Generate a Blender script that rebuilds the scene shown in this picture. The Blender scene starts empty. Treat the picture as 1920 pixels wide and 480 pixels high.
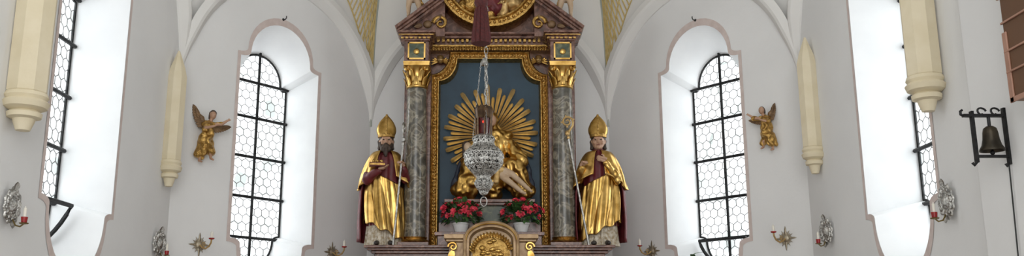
import bpy, bmesh, math, random
from mathutils import Vector as V, Matrix as M
from math import pi, sin, cos, radians, sqrt, atan2
random.seed(7)
scene = bpy.context.scene
COL = scene.collection
scene.view_settings.view_transform = 'Standard'
scene.view_settings.look = 'None'
# ------------------------------------------------------------------ camera model
F = 1700.0; TH = radians(12.6); CAM = V((0, 0, 1.6)); CXP = 918.0
def ray(px, py):
    dx = (px - CXP) / F; dz = (240 - py) / F
    return V((dx, cos(TH) - dz * sin(TH), sin(TH) + dz * cos(TH)))
def P(px, py, Y):
    d = ray(px, py); return CAM + d * (Y / d.y)
def hit(px, py, p0, n):
    d = ray(px, py); return CAM + d * ((p0 - CAM).dot(n) / d.dot(n))
# ------------------------------------------------------------------ materials
def mat(name, col, rough=.5, metal=0., col2=None, scale=8., lo=.35, hi=.65, bump=0., bscale=40., dist=0., stops=None, tex='noise', spec=None):
    m = bpy.data.materials.new(name); m.use_nodes = True
    nt = m.node_tree; b = nt.nodes['Principled BSDF']
    b.inputs['Roughness'].default_value = rough; b.inputs['Metallic'].default_value = metal
    if spec is not None: b.inputs['Specular IOR Level'].default_value = spec
    b.inputs['Base Color'].default_value = (*col, 1)
    tc = nt.nodes.new('ShaderNodeTexCoord')
    if col2 or stops:
        if tex == 'noise':
            n = nt.nodes.new('ShaderNodeTexNoise'); n.inputs['Scale'].default_value = scale
            n.inputs['Detail'].default_value = 6; n.inputs['Distortion'].default_value = dist; out = n.outputs['Fac']
        elif tex == 'voronoi':
            n = nt.nodes.new('ShaderNodeTexVoronoi'); n.inputs['Scale'].default_value = scale; out = n.outputs['Distance']
        else:
            n = nt.nodes.new('ShaderNodeTexWave'); n.inputs['Scale'].default_value = scale
            n.inputs['Distortion'].default_value = dist; n.inputs['Detail'].default_value = 3; out = n.outputs['Fac']
        nt.links.new(tc.outputs['Object'], n.inputs['Vector'])
        r = nt.nodes.new('ShaderNodeValToRGB'); e = r.color_ramp.elements
        if stops:
            e[0].position, e[0].color = stops[0][0], (*stops[0][1], 1)
            e[1].position, e[1].color = stops[-1][0], (*stops[-1][1], 1)
            for p, c in stops[1:-1]:
                q = e.new(p); q.color = (*c, 1)
        else:
            e[0].position, e[0].color = lo, (*col, 1); e[1].position, e[1].color = hi, (*col2, 1)
        nt.links.new(out, r.inputs['Fac']); nt.links.new(r.outputs['Color'], b.inputs['Base Color'])
    if bump:
        n2 = nt.nodes.new('ShaderNodeTexNoise'); n2.inputs['Scale'].default_value = bscale; n2.inputs['Detail'].default_value = 3
        nt.links.new(tc.outputs['Object'], n2.inputs['Vector'])
        bp = nt.nodes.new('ShaderNodeBump'); bp.inputs['Strength'].default_value = bump; bp.inputs['Distance'].default_value = .02
        nt.links.new(n2.outputs['Fac'], bp.inputs['Height']); nt.links.new(bp.outputs['Normal'], b.inputs['Normal'])
    return m
MT = {}
MT['plaster'] = mat('plaster', (.765, .765, .76), .9, 0, (.815, .815, .81), 1.2, bump=.06, bscale=25)
MT['vault'] = mat('vault_plaster', (.80, .79, .77), .9, 0, (.84, .835, .81), 1.0)
MT['reveal'] = mat('reveal_plaster', (.77, .785, .80), .85, 0, (.82, .835, .845), 3)
MT['border'] = mat('pink_border', (.61, .51, .475), .85, 0, (.68, .585, .55), 14)
MT['cream'] = mat('cream_stone', (.72, .63, .44), .75, 0, (.78, .695, .515), 5, bump=.05)
MT['ribline'] = mat('rib_paint', (.42, .45, .41), .8, 0, (.5, .53, .48), 6)
MT['fret'] = mat('fret_paint', (.62, .46, .17), .7, 0, (.72, .56, .25), 20)
MT['floor'] = mat('floor_stone', (.35, .3, .26), .5, 0, (.45, .4, .35), 3)
MT['gold'] = mat('gold', (.38, .215, .05), .3, 1., (.70, .45, .145), 9, bump=.07, bscale=14)
MT['golddeep'] = mat('gold_deep', (.32, .18, .05), .36, 1., (.66, .42, .135), 30, bump=.5, bscale=60)
MT['goldpale'] = mat('gold_pale', (.48, .31, .12), .42, .8, (.68, .48, .22), 12)
MT['rays'] = mat('gold_rays', (.66, .47, .19), .4, .8, (.82, .62, .29), 10)
MT['redmarble'] = mat('red_marble', (.1, .04, .03), .25, 0, scale=7, dist=1.2, stops=[(.3, (.06, .025, .016)), (.48, (.15, .066, .045)), (.56, (.25, .13, .092)), (.62, (.11, .045, .03)), (.75, (.19, .10, .07))])
MT['greymarble'] = mat('grey_marble', (.2, .2, .19), .2, 0, scale=6, dist=1.6, stops=[(.28, (.05, .047, .04)), (.45, (.13, .12, .098)), (.53, (.30, .27, .21)), (.6, (.11, .098, .075)), (.75, (.19, .145, .10))])
MT['greenmarble'] = mat('green_marble', (.05, .07, .03), .3, 0, scale=9, dist=1.0, stops=[(.3, (.02, .035, .02)), (.5, (.06, .08, .035)), (.6, (.15, .15, .07)), (.75, (.04, .06, .03))])
MT['blue'] = mat('blue_panel', (.010, .033, .058), .55, 0, (.018, .055, .09), 3)
MT['tan'] = mat('tan_marble', (.28, .165, .075), .35, .2, (.46, .31, .16), 9, dist=1.0)
MT['maroon'] = mat('maroon', (.08, .008, .01), .5, 0, (.15, .015, .02), 12)
MT['navy'] = mat('navy', (.012, .016, .03), .5, 0, (.02, .028, .05), 10)
MT['flesh'] = mat('painted_flesh', (.40, .23, .145), .5, 0, (.48, .29, .19), 10)
MT['palefl'] = mat('pale_flesh', (.46, .32, .2), .5, 0, (.52, .39, .27), 10)
MT['hair'] = mat('dark_hair', (.025, .016, .012), .6, 0, (.06, .035, .02), 40)
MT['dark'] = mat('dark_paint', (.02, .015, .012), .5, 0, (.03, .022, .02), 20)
MT['alb'] = mat('alb_cloth', (.30, .22, .12), .55, .15, (.60, .55, .46), 34)
MT['silver'] = mat('silver', (.30, .295, .28), .3, 1., (.62, .61, .58), 22, bump=.5, bscale=55)
MT['filigree'] = mat('silver_filigree', (.30, .295, .275), .3, 1., (.66, .65, .62), 45, bump=.6, bscale=90)
MT['dullgold'] = mat('dull_gold', (.36, .31, .23), .42, .85, (.5, .44, .34), 15)
MT['iron'] = mat('black_iron', (.012, .012, .013), .55, .6, (.03, .03, .03), 30)
MT['lead'] = mat('lead', (.17, .17, .17), .6, .0, (.24, .24, .24), 30)
MT['bronze'] = mat('bronze', (.18, .13, .05), .35, 1., (.3, .22, .09), 12)
MT['bellmetal'] = mat('bell_metal', (.035, .03, .022), .45, .8, (.075, .06, .04), 12)
MT['cap'] = mat('dark_bronze', (.05, .03, .018), .4, .9, (.11, .065, .035), 20)
MT['wood'] = mat('brown_wood', (.13, .06, .027), .5, 0, (.2, .10, .05), 3, dist=2.0, tex='wave')
MT['woodpink'] = mat('painted_wood', (.36, .19, .13), .5, 0, (.43, .24, .17), 7)
MT['woodfig'] = mat('carved_wood', (.12, .065, .03), .5, .2, (.25, .15, .07), 14)
MT['redglass'] = mat('red_glass', (.25, .008, .01), .12, 0, (.35, .015, .015), 20)
MT['darkglass'] = mat('dark_red_glass', (.05, .004, .004), .15, 0, (.09, .006, .006), 20)
MT['wax'] = mat('wax', (.80, .76, .66), .5, 0, (.85, .82, .74), 9)
MT['pot'] = mat('white_pot', (.75, .75, .74), .3, 0, (.8, .8, .8), 6)
MT['leaf'] = mat('leaf', (.03, .085, .02), .5, 0, (.07, .16, .04), 18)
MT['petal'] = mat('red_petal', (.53, .014, .04), .5, 0, (.75, .05, .09), 25)
MT['tassel'] = mat('tassel_cloth', (.05, .008, .008), .75, 0, (.10, .015, .014), 60)
def glass_mat():
    m = bpy.data.materials.new('leaded_glass'); m.use_nodes = True; nt = m.node_tree
    for n in list(nt.nodes): nt.nodes.remove(n)
    o = nt.nodes.new('ShaderNodeOutputMaterial'); t = nt.nodes.new('ShaderNodeBsdfTransparent'); g = nt.nodes.new('ShaderNodeBsdfGlossy')
    g.inputs['Roughness'].default_value = .1
    mx = nt.nodes.new('ShaderNodeMixShader'); mx.inputs[0].default_value = .05
    tc = nt.nodes.new('ShaderNodeTexCoord'); v = nt.nodes.new('ShaderNodeTexVoronoi'); v.inputs['Scale'].default_value = 7
    r = nt.nodes.new('ShaderNodeValToRGB'); r.color_ramp.elements[0].color = (.34, .38, .36, 1); r.color_ramp.elements[1].color = (.97, .98, .98, 1); r.color_ramp.elements[1].position = .45
    nt.links.new(tc.outputs['Object'], v.inputs['Vector']); nt.links.new(v.outputs['Color'], r.inputs['Fac']); nt.links.new(r.outputs['Color'], t.inputs['Color'])
    nt.links.new(t.outputs[0], mx.inputs[1]); nt.links.new(g.outputs[0], mx.inputs[2]); nt.links.new(mx.outputs[0], o.inputs[0])
    return m
MT['glass'] = glass_mat()
m = mat('lamp_flame', (1, .05, .02)); m.node_tree.nodes['Principled BSDF'].inputs['Emission Color'].default_value = (1, .04, .02, 1)
m.node_tree.nodes['Principled BSDF'].inputs['Emission Strength'].default_value = 1.5; MT['flame'] = m
# ------------------------------------------------------------------ mesh helpers
ORG = {}
class MB:
    def __init__(s): s.b = bmesh.new()
    def add(s, vs, fs, mx=None):
        bv = [s.b.verts.new(mx @ V(v) if mx is not None else V(v)) for v in vs]
        for f in fs:
            try: s.b.faces.new([bv[i] for i in f])
            except ValueError: pass
        return s
    def box(s, x0, x1, y0, y1, z0, z1, mx=None):
        vs = [(x, y, z) for x in (x0, x1) for y in (y0, y1) for z in (z0, z1)]
        return s.add(vs, [(0, 1, 3, 2), (4, 6, 7, 5), (0, 4, 5, 1), (2, 3, 7, 6), (0, 2, 6, 4), (1, 5, 7, 3)], mx)
    def grid(s, rows, closed=False, caps=False, mx=None, keep=None):
        n = len(rows[0]); vs = [p for r in rows for p in r]; fs = []
        for i in range(len(rows) - 1):
            for j in range(n if closed else n - 1):
                if keep and not keep(i, j): continue
                k = (j + 1) % n; fs.append((i * n + j, i * n + k, (i + 1) * n + k, (i + 1) * n + j))
        if caps: fs.append(tuple(range(n))); fs.append(tuple((len(rows) - 1) * n + j for j in range(n))[::-1])
        return s.add(vs, fs, mx)
    def lathe(s, prof, n=24, mx=None, fold=None, keep=None, caps=True):
        rows = []
        for r, z in prof:
            row = []
            for j in range(n):
                a = 2 * pi * j / n; k = max(r, 1e-4) * (1 + (fold(a, z) if fold else 0)); row.append((k * cos(a), k * sin(a), z))
            rows.append(row)
        return s.grid(rows, True, caps, mx, keep)
    def tube(s, pts, r, n=8, flat=1.0):
        pts = [V(p) for p in pts]; m = len(pts); rr = r if isinstance(r, (list, tuple)) else [r] * m
        rows = []; up = None
        for i, p in enumerate(pts):
            t = (pts[min(i + 1, m - 1)] - pts[max(i - 1, 0)]).normalized()
            if up is None:
                up = V((0, 0, 1)) if abs(t.z) < .9 else V((0, 1, 0))
            a = t.cross(up)
            if a.length < 1e-5: a = t.orthogonal()
            a.normalize(); bb = a.cross(t).normalized(); up = bb
            rows.append([p + (a * cos(2 * pi * j / n) + bb * sin(2 * pi * j / n) * flat) * rr[i] for j in range(n)])
        return s.grid(rows, True, True)
    def sph(s, c, r, nu=14, nv=9):
        if not isinstance(r, (list, tuple)): r = (r, r, r)
        c = V(c); rows = []
        for i in range(nv + 1):
            f = -pi / 2 + pi * i / nv; q = max(cos(f), 1e-3)
            rows.append([c + V((r[0] * q * cos(2 * pi * j / nu), r[1] * q * sin(2 * pi * j / nu), r[2] * sin(f))) for j in range(nu)])
        return s.grid(rows, True, True)
    def cap(s, p0, p1, r0, r1, n=12):
        p0 = V(p0); p1 = V(p1); d = (p1 - p0)
        if d.length < 1e-6: return s.sph(p0, r0)
        d.normalize(); pts = []; rr = []
        for k in range(5):
            f = pi / 2 * k / 4; pts.append(p0 - d * r0 * cos(f)); rr.append(max(r0 * sin(f), 1e-3))
        for k in range(5):
            f = pi / 2 * k / 4; pts.append(p1 + d * r1 * sin(f)); rr.append(max(r1 * cos(f), 1e-3))
        return s.tube(pts, rr, n)
    def prism(s, poly, y0, y1, mx=None):
        n = len(poly); vs = [(x, y0, z) for x, z in poly] + [(x, y1, z) for x, z in poly]
        fs = [tuple(range(n)), tuple(range(2 * n - 1, n - 1, -1))] + [(i, (i + 1) % n, n + (i + 1) % n, n + i) for i in range(n)]
        return s.add(vs, fs, mx)
    def leaf(s, p, d, nr, L, w, bend=0., n=5, shape='leaf', curl=0.):
        p = V(p); d = V(d).normalized(); nr = V(nr); nr = (nr - d * nr.dot(d)).normalized(); sd = d.cross(nr)
        rows = []
        for i in range(n + 1):
            t = i / n
            if shape == 'leaf': k = sin(pi * (.12 + .88 * t)) ** .8 if t < 1 else .02
            elif shape == 'feather': k = (.6 + .4 * t) * (1 - t ** 4) + .02
            else: k = (.3 + .7 * t) if t < .9 else .45
            c = p + d * L * t + nr * bend * L * t * t
            rows.append([c - sd * w * k / 2 + nr * curl * w * k, c, c + sd * w * k / 2 + nr * curl * w * k])
        return s.grid(rows)
    def torus(s, R, r, mx, n=16, k=6, sx=1., sy=1.):
        rows = []
        for i in range(n + 1):
            a = 2 * pi * i / n
            rows.append([((R + r * cos(2 * pi * j / k)) * cos(a) * sx, (R + r * cos(2 * pi * j / k)) * sin(a) * sy, r * sin(2 * pi * j / k)) for j in range(k)])
        return s.grid(rows, True, False, mx)
    def drape(s, secs, n=48, fold=None, a0=0., a1=2 * pi, m=20, caps=True):
        full = abs(a1 - a0 - 2 * pi) < 1e-4; rows = []
        for i in range(m + 1):
            t = i / m * (len(secs) - 1); k = min(int(t), len(secs) - 2); u = t - k; u = u * u * (3 - 2 * u) * .5 + u * .5
            z, rx, ry, cx, cy = [secs[k][q] * (1 - u) + secs[k + 1][q] * u for q in range(5)]
            row = []
            for j in range(n if full else n + 1):
                a = a0 + (a1 - a0) * j / n; f = 1 + (fold(a, z) if fold else 0)
                row.append((cx + rx * f * sin(a), cy - ry * f * cos(a), z))
            rows.append(row)
        return s.grid(rows, full, full and caps)
    def build(s, name, m, parent=None, smooth=True, bev=0., org=None, ang=40, solid=0.):
        b = s.b; bmesh.ops.remove_doubles(b, verts=b.verts, dist=1e-6); bmesh.ops.recalc_face_normals(b, faces=b.faces)
        loose = [v for v in b.verts if not v.link_faces]
        if loose: bmesh.ops.delete(b, geom=loose, context='VERTS')
        o3 = ORG[parent] if parent is not None else (V(org) if org is not None else V((0, 0, 0)))
        bmesh.ops.translate(b, verts=b.verts, vec=-o3)
        me = bpy.data.meshes.new(name); b.to_mesh(me); b.free()
        me.materials.append(m if not isinstance(m, str) else MT[m])
        if smooth:
            for p in me.polygons: p.use_smooth = True
            me.set_sharp_from_angle(angle=radians(ang))
        o = bpy.data.objects.new(name, me); COL.objects.link(o); ORG[o] = o3
        if parent is not None: o.parent = parent
        elif org is not None: o.location = o3
        if solid:
            q = o.modifiers.new('thick', 'SOLIDIFY'); q.thickness = solid; q.offset = 0
        if bev:
            q = o.modifiers.new('bev', 'BEVEL'); q.width = bev; q.segments = 2; q.limit_method = 'ANGLE'
        return o
def tag(o, label, cat, group=None, kind=None):
    o['label'] = label
    if cat: o['category'] = cat
    if group: o['group'] = group
    if kind: o['kind'] = kind
    return o
def empty(name, loc, label, cat, group=None, rz=0., local=False):
    o = bpy.data.objects.new(name, None); COL.objects.link(o); o.empty_display_size = .1
    o.location = loc; o.rotation_euler = (0, 0, rz); ORG[o] = V((0, 0, 0)) if local else V(loc)
    return tag(o, label, cat, group)
def struct(o, label=None, cat=None):
    o['kind'] = 'structure'
    if label: o['label'] = label
    if cat: o['category'] = cat
    return o
FT = bpy.data.textures.new('folds', 'WOOD'); FT.wood_type = 'BANDNOISE'; FT.noise_scale = .09; FT.turbulence = 7
def blob(name, m, parent, items, vox=.012, sm=4, disp=0.):
    mb = MB()
    for it in items:
        if it[0] == 'c': mb.cap(*it[1:])
        else: mb.sph(it[1], it[2])
    o = mb.build(name, m, parent)
    q = o.modifiers.new('remesh', 'REMESH'); q.mode = 'VOXEL'; q.voxel_size = vox; q.use_smooth_shade = True
    if sm: q = o.modifiers.new('smooth', 'SMOOTH'); q.iterations = sm; q.factor = .5
    if disp:
        q = o.modifiers.new('folds', 'DISPLACE'); q.texture = FT; q.strength = disp; q.mid_level = .5
    return o
def dup(root, loc, rz, label, group=None):
    r = root.copy(); COL.objects.link(r); r.location = loc; r.rotation_euler = (0, 0, rz); r['label'] = label
    for ch in list(root.children):
        c = ch.copy(); COL.objects.link(c); c.parent = r
        for g in list(ch.children):
            d = g.copy(); COL.objects.link(d); d.parent = c
    return r
# ------------------------------------------------------------------ room
W = 3.2; YC0 = 5.9; YC1 = 9.01; YC2 = 11.1; XC2 = 1.495; ZT = 8.3
def prof(w, zb, zt, r, nd=.05):
    pts = [(w, zb), (w, zt)]
    for k in range(1, 5):
        f = pi / 2 * k / 4; pts.append((w - (w - r) * sin(f), zt + nd - nd * cos(f)))
    for k in range(1, 20):
        f = pi * k / 20; pts.append((r * cos(f), zt + nd + r * sin(f)))
    right = [p for p in pts[2:6]]
    pts += [(-x, z) for x, z in right[::-1]]
    pts += [(-w, zt), (-w, zb)]
    low = []
    for k in range(1, 5):
        f = pi / 2 * k / 4; low.append((-(w - (w - r) * sin(f)), zb - nd + nd * cos(f)))
    pts += low
    for k in range(1, 20):
        f = pi + pi * k / 20; pts.append((r * cos(f), zb - nd + r * sin(f)))
    pts += [(-x, z) for x, z in low[::-1]]
    return pts
def profs(w): return prof(w, 2.56, 4.57, w - .13), prof(w + .042, 2.518, 4.612, w - .088), prof(w - .14, 2.66, 4.40, w - .23)
def inside(p, poly):
    x, y = p; c = False; n = len(poly)
    for i in range(n):
        x1, y1 = poly[i]; x2, y2 = poly[(i + 1) % n]
        if (y1 > y) != (y2 > y) and x < (x2 - x1) * (y - y1) / (y2 - y1) + x1: c = not c
    return c
def wall(name, O, U, u0, u1, hole, label):
    b = bmesh.new(); ed = []
    def loop(pts):
        vs = [b.verts.new(O + U * u + V((0, 0, z))) for u, z in pts]
        for i in range(len(vs)): ed.append(b.edges.new((vs[i], vs[(i + 1) % len(vs)])))
    loop([(u0, 0), (u1, 0), (u1, ZT), (u0, ZT)])
    if hole: loop(hole)
    bmesh.ops.triangle_fill(b, use_beauty=True, edges=ed)
    me = bpy.data.meshes.new(name); b.to_mesh(me); b.free(); me.materials.append(MT['plaster'])
    o = bpy.data.objects.new(name, me); COL.objects.link(o)
    return struct(o, label, 'wall')
def window(idx, O, U, N, w_, label, opened=False):
    D = .44; FRONT, OUTER, GLASS = profs(w_)
    def pt(u, z, d): return O + U * u + N * d + V((0, 0, z))
    mb = MB(); mb.grid([[pt(u, z, 0) for u, z in FRONT], [pt(u, z, D) for u, z in GLASS]], True)
    base = pt(0, 2.08, 0)
    w = mb.build('window_%d' % idx, 'reveal', org=base, ang=28); struct(w, label, 'window')
    mb = MB(); mb.grid([[pt(u, z, -.004) for u, z in FRONT], [pt(u, z, -.004) for u, z in OUTER]], True)
    mb.build('painted_border', 'border', w)
    mb = MB(); mb.add([pt(u, z, D - .01) for u, z in GLASS], [tuple(range(len(GLASS)))])
    mb.build('glass_pane', 'glass', w, smooth=False)
    mb = MB(); R = .060; hx = R * sqrt(3)
    done = set()
    for i in range(-6, 7):
        for j in range(-1, 34):
            cx = hx * (i + (.5 if j % 2 else 0)); cz = 2.2 + 1.5 * R * j
            for k in range(6):
                a = pi / 6 + pi / 3 * k; c2 = a + pi / 3
                p = (cx + R * cos(a), cz + R * sin(a)); q = (cx + R * cos(c2), cz + R * sin(c2)); mid = ((p[0] + q[0]) / 2, (p[1] + q[1]) / 2)
                key = (round(mid[0], 3), round(mid[1], 3))
                if key in done or not (inside(p, GLASS) or inside(q, GLASS)) or not inside(mid, GLASS): continue
                done.add(key); mb.tube([pt(p[0], p[1], D - .015), pt(q[0], q[1], D - .015)], .0045, 5)
    mb.build('lead_lattice', 'lead', w)
    mb = MB(); mb.tube([pt(u, z, D - .02) for u, z in GLASS + GLASS[:1]], .013, 6)
    g = w_ - .13
    for z in (2.62, 3.08, 3.54, 4.0, 4.42):
        mb.tube([pt(-g, z, D - .05), pt(g, z, D - .05)], .018, 6)
    mb.tube([pt(0, 2.22, D - .035), pt(0, 4.8, D - .035)], .017, 6)
    mb.build('iron_bars', 'iron', w)
    if opened:   # small casement in the lower lobe, tilted into the room at its top
        rr = w_ - .24; z0 = 2.60; cas = []
        for k in range(17):
            f = pi + pi * k / 16; u, z = rr * cos(f), z0 + rr * sin(f); cas.append(pt(u, z, D - .05 - .42 * (z - (z0 - rr))))
        mb = MB(); mb.tube(cas + cas[:1], .02, 6); mb.build('opened_casement', 'iron', w)
    L = bpy.data.lights.new('sky_glow', 'AREA'); L.shape = 'RECTANGLE'; L.size = 1.1; L.size_y = 2.9; L.energy = 52; L.color = (.96, .985, 1)
    lo = bpy.data.objects.new('sky_glow', L); COL.objects.link(lo); lo.location = pt(0, 3.5, D + .3)
    lo.rotation_euler = (-N).to_track_quat('-Z', 'Y').to_euler()
ob = V((XC2 - W, YC2 - YC1, 0)); OL = ob.length; UR = ob.normalized()      # right oblique, from near corner to far corner
UL = V((-UR.x, UR.y, 0)); NR = V((UR.y, -UR.x, 0)); NR = NR if NR.y > 0 else -NR
NL = V((-NR.x, NR.y, 0))
cw = 1.278
WY = 7.03; WS = .615; WO = .55
wl = wall('wall_left', V((-W, WY, 0)), V((0, 1, 0)), -11, YC1 - WY, profs(WS)[0], 'white plaster side wall on the left of the choir')
wr = wall('wall_right', V((W, WY, 0)), V((0, 1, 0)), -11, YC1 - WY, profs(WS)[0], 'white plaster side wall on the right of the choir')
OLp = V((-W, YC1, 0)) + UL * cw; ORp = V((W, YC1, 0)) + UR * cw
wall('wall_back_left', OLp, UL, -cw, OL - cw, profs(WO)[0], 'slanting white apse wall left of the altar')
wall('wall_back_right', ORp, UR, -cw, OL - cw, profs(WO)[0], 'slanting white apse wall right of the altar')
wall('wall_back', V((0, YC2, 0)), V((1, 0, 0)), -XC2, XC2, None, 'white apse end wall behind the altar')
window(1, V((-W, WY, 0)), V((0, 1, 0)), V((-1, 0, 0)), WS, 'tall leaded window in the left side wall with a wide white reveal', True)
window(2, OLp, UL, NL, WO, 'tall leaded window in the slanting wall left of the altar')
window(3, ORp, UR, NR, WO, 'tall leaded window in the slanting wall right of the altar', True)
window(4, V((W, WY, 0)), V((0, 1, 0)), V((1, 0, 0)), WS, 'tall leaded window in the right side wall with a wide white reveal')
mb = MB(); mb.box(-4, 4, -4, 12, -.1, 0); struct(mb.build('floor', 'floor', smooth=False), 'stone choir floor', 'floor')
# vault
Z0 = 4.1; ZB = 7.8; NS = 24
def arc(C, Mid, H, n=NS, p=1.0):
    o = []
    for i in range(n + 1):
        f = pi / 2 * i / n; h = (1 - cos(f)) ** p
        o.append(V((C[0] + (Mid[0] - C[0]) * h, C[1] + (Mid[1] - C[1]) * h, Z0 + H * sin(f))))
    return o
RP = 1.4
c0 = lambda s: (s * W, YC0); c1 = lambda s: (s * W, YC1); c2 = lambda s: (s * XC2, YC2)
BA = (0, YC1); BB = (0, (YC0 + YC1) / 2)
mid = lambda a, b: ((a[0] + b[0]) / 2, (a[1] + b[1]) / 2)
HB = ZB - Z0
cells = []
def cell(A, B, H, boss, p=1.0):
    for C in (A, B): cells.append((arc(C, mid(A, B), H, p=p), arc(C, boss, HB, p=RP)))
cell(c2(-1), c2(1), 1.55, BA)
for s in (-1, 1):
    cell(c1(s), c2(s), 1.47, BA)
    cell(c0(s), c1(s), 1.75, BB)
cell(c0(-1), c0(1), HB, BB, RP); cell(c1(-1), c1(1), HB, BB, RP)
mb = MB()
for A, B in cells:
    mb.grid([[a.lerp(b, v / 8) for v in range(9)] for a, b in zip(A, B)])
mb.box(-3.3, 3.3, -4, 11.3, ZT - .05, ZT)
struct(mb.build('ceiling', 'vault', ang=60), 'white groin vault over the choir', 'ceiling')
ti = 0
for s in (-1, 1):
    for C, bs in ((c2(s), BA), (c1(s), BA), (c1(s), BB), (c0(s), BB)):
        ti += 1; mb = MB(); mb.tube(arc(C, bs, HB, 40, RP), .02, 8)
        struct(mb.build('trim_%d' % ti, 'ribline'), 'grey green painted line along a vault groin', 'vault rib')
# projecting chamfered wall arches
for A, B, H in ((c1(-1), c2(-1), 1.47), (c1(1), c2(1), 1.47), (c0(-1), c1(-1), 1.75), (c0(1), c1(1), 1.75), (c2(-1), c2(1), 1.55)):
    ti += 1; mb = MB(); mm = mid(A, B)
    pts = arc(A, mm, H, 30) + arc(B, mm, H, 30)[::-1][1:]; nn = len(pts)
    along = V((B[0] - A[0], B[1] - A[1], 0)).normalized(); inn = V((-along.y, along.x, 0))
    if inn.dot(V((0, 7.6, 0)) - V((mm[0], mm[1], 0))) < 0: inn = -inn
    cen = V((mm[0], mm[1], Z0)); rows = []
    for i, p in enumerate(pts):
        f = min(1, min(i, nn - 1 - i) / 8 + .05); rad = (p - cen); rad = V((rad.x, rad.y, rad.z)).normalized()
        rows.append([p + rad * .08 - inn * .02, p - rad * .075 * f - inn * .02, p - rad * .075 * f + inn * .02 * f, p - rad * .015 * f + inn * .10 * f, p + rad * .02 + inn * .115 * f, p + rad * .10 * f + inn * .10 * f])
    mb.grid(rows)
    struct(mb.build('trim_%d' % ti, 'vault', ang=25), 'moulded white wall arch at the edge of the vault', 'wall arch')
# painted fret pattern on the webs flanking the end corners
for s in (-1, 1):
    for C, A, far in ((c2(s), arc(c2(s), mid(c1(s), c2(s)), 1.47, 60), True), (c1(s), arc(c1(s), mid(c0(s), c1(s)), 1.75, 60), False)):
        B = arc(C, BA if far else BB, HB, 60, RP)
        def q(i, v):
            p = A[i].lerp(B[i], v); return p + (V((0, 7.5, 3.5)) - p).normalized() * .014
        ti += 1; mb = MB(); vs = (.14, .26, .38, .52, .66, .80); st = (23, 18, 14, 11, 9, 8) if far else (38, 30, 23, 17, 12, 10)
        for k, v in enumerate(vs): mb.tube([q(i, v) for i in range(st[k], 56)], .009, 5)
        for i in range(8, 56):
            for k in range(5):
                if (i + k) % 2 == 0 and i >= st[k]: mb.tube([q(i, vs[k]), q(i, vs[k + 1])], .009, 5)
        for k in range(5): mb.tube([q(st[k], vs[k]), q(st[k], vs[k + 1])], .009, 5)
        struct(mb.build('trim_%d' % ti, 'fret'), 'ochre painted fret pattern on the vault web', 'painted ornament')
# pier on the right
ti += 1; mb = MB(); mb.box(3.06, 3.25, 3.9, 5.62, 0, ZT - .1)
struct(mb.build('trim_%d' % ti, 'plaster', bev=.02), 'shallow white wall pier behind the iron bell', 'pier')
# ------------------------------------------------------------------ corbels
def corbel(px, py, x, rs, ztop, label):
    d = ray(px, py); p = CAM + d * (x / d.x)
    r = empty('wall_corbel', p, label, 'corbel', local=True)
    h = ztop - p.z
    mb = MB(); mb.lathe([(.085 * rs, .24), (.1 * rs, .27), (.1 * rs, h - .28), (.075 * rs, h - .18), (.01, h)], 8)
    mb.build('shaft', 'cream', r, ang=20)
    mb = MB(); mb.lathe([(.0, 0), (.035 * rs, .008), (.05 * rs, .06), (.055 * rs, .085), (.082 * rs, .095), (.085 * rs, .125), (.068 * rs, .14), (.105 * rs, .16), (.115 * rs, .195), (.098 * rs, .215), (.108 * rs, .235), (.1 * rs, .26)], 24)
    mb.build('moulded_tip', 'cream', r)
corbel(42, 247, -3.10, 1.3, 4.5, 'cream stone vault corbel beside the leftmost window, at the left edge')
corbel(316, 351, -3.14, 1.0, 4.36, 'cream stone vault corbel between the two left windows')
corbel(1529, 327, 3.14, 1.0, 4.45, 'cream stone vault corbel between the two right windows')
corbel(1741, 211, 3.10, 1.2, 4.6, 'cream stone vault corbel between the rightmost window and the bell')
# ------------------------------------------------------------------ altar table, pedestal and altarpiece
Zc = lambda y, Y=10.0: P(918, y, Y).z
zl = Zc(463, 9.95)
def hxp(px, py, Y): return abs(P(px, py, Y).x)
HX = hxp(1154, 466, 9.7)
AT = empty('altar_table', (0, 9.2, 0), 'red marble altar table below the tabernacle', 'altar table')
mb = MB(); mb.box(-1.4, 1.4, 8.95, 9.68, 0, 1.75); mb.build('table_base', 'redmarble', AT, smooth=False, bev=.01)
mb = MB(); mb.box(-1.5, 1.5, 8.88, 9.69, 1.75, 1.85); mb.build('table_slab', 'redmarble', AT, smooth=False, bev=.01)
AB = empty('altar_pedestal', (0, 10.2, 0), 'red marble altar base with a moulded ledge carrying columns and statues', 'altar base')
mb = MB(); mb.box(-HX + .12, HX - .12, 9.84, 10.75, 0, zl - .14)
mb.build('base', 'redmarble', AB, smooth=False, bev=.01)
mb = MB()
for a, z0, z1 in ((.0, -.03, 0), (.03, -.055, -.03), (.07, -.085, -.055), (.1, -.14, -.085)):
    mb.box(-HX + a, HX - a, 9.7 + a, 10.75, zl + z0, zl + z1)
mb.build('ledge_cornice', 'redmarble', AB, smooth=False, bev=.006)
ALT = empty('altarpiece', (0, 10.2, zl), 'tall red marble and gold altarpiece with two columns, blue niche and round relief', 'altarpiece')
xc = (abs(P(779, 300, 10.0).x) + P(1056, 300, 10.0).x) / 2
mb = MB(); mb.box(-xc - .14, xc + .14, 10.3, 10.65, zl, Zc(80)); mb.build('back_panel', 'redmarble', ALT, smooth=False, bev=.008)
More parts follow.
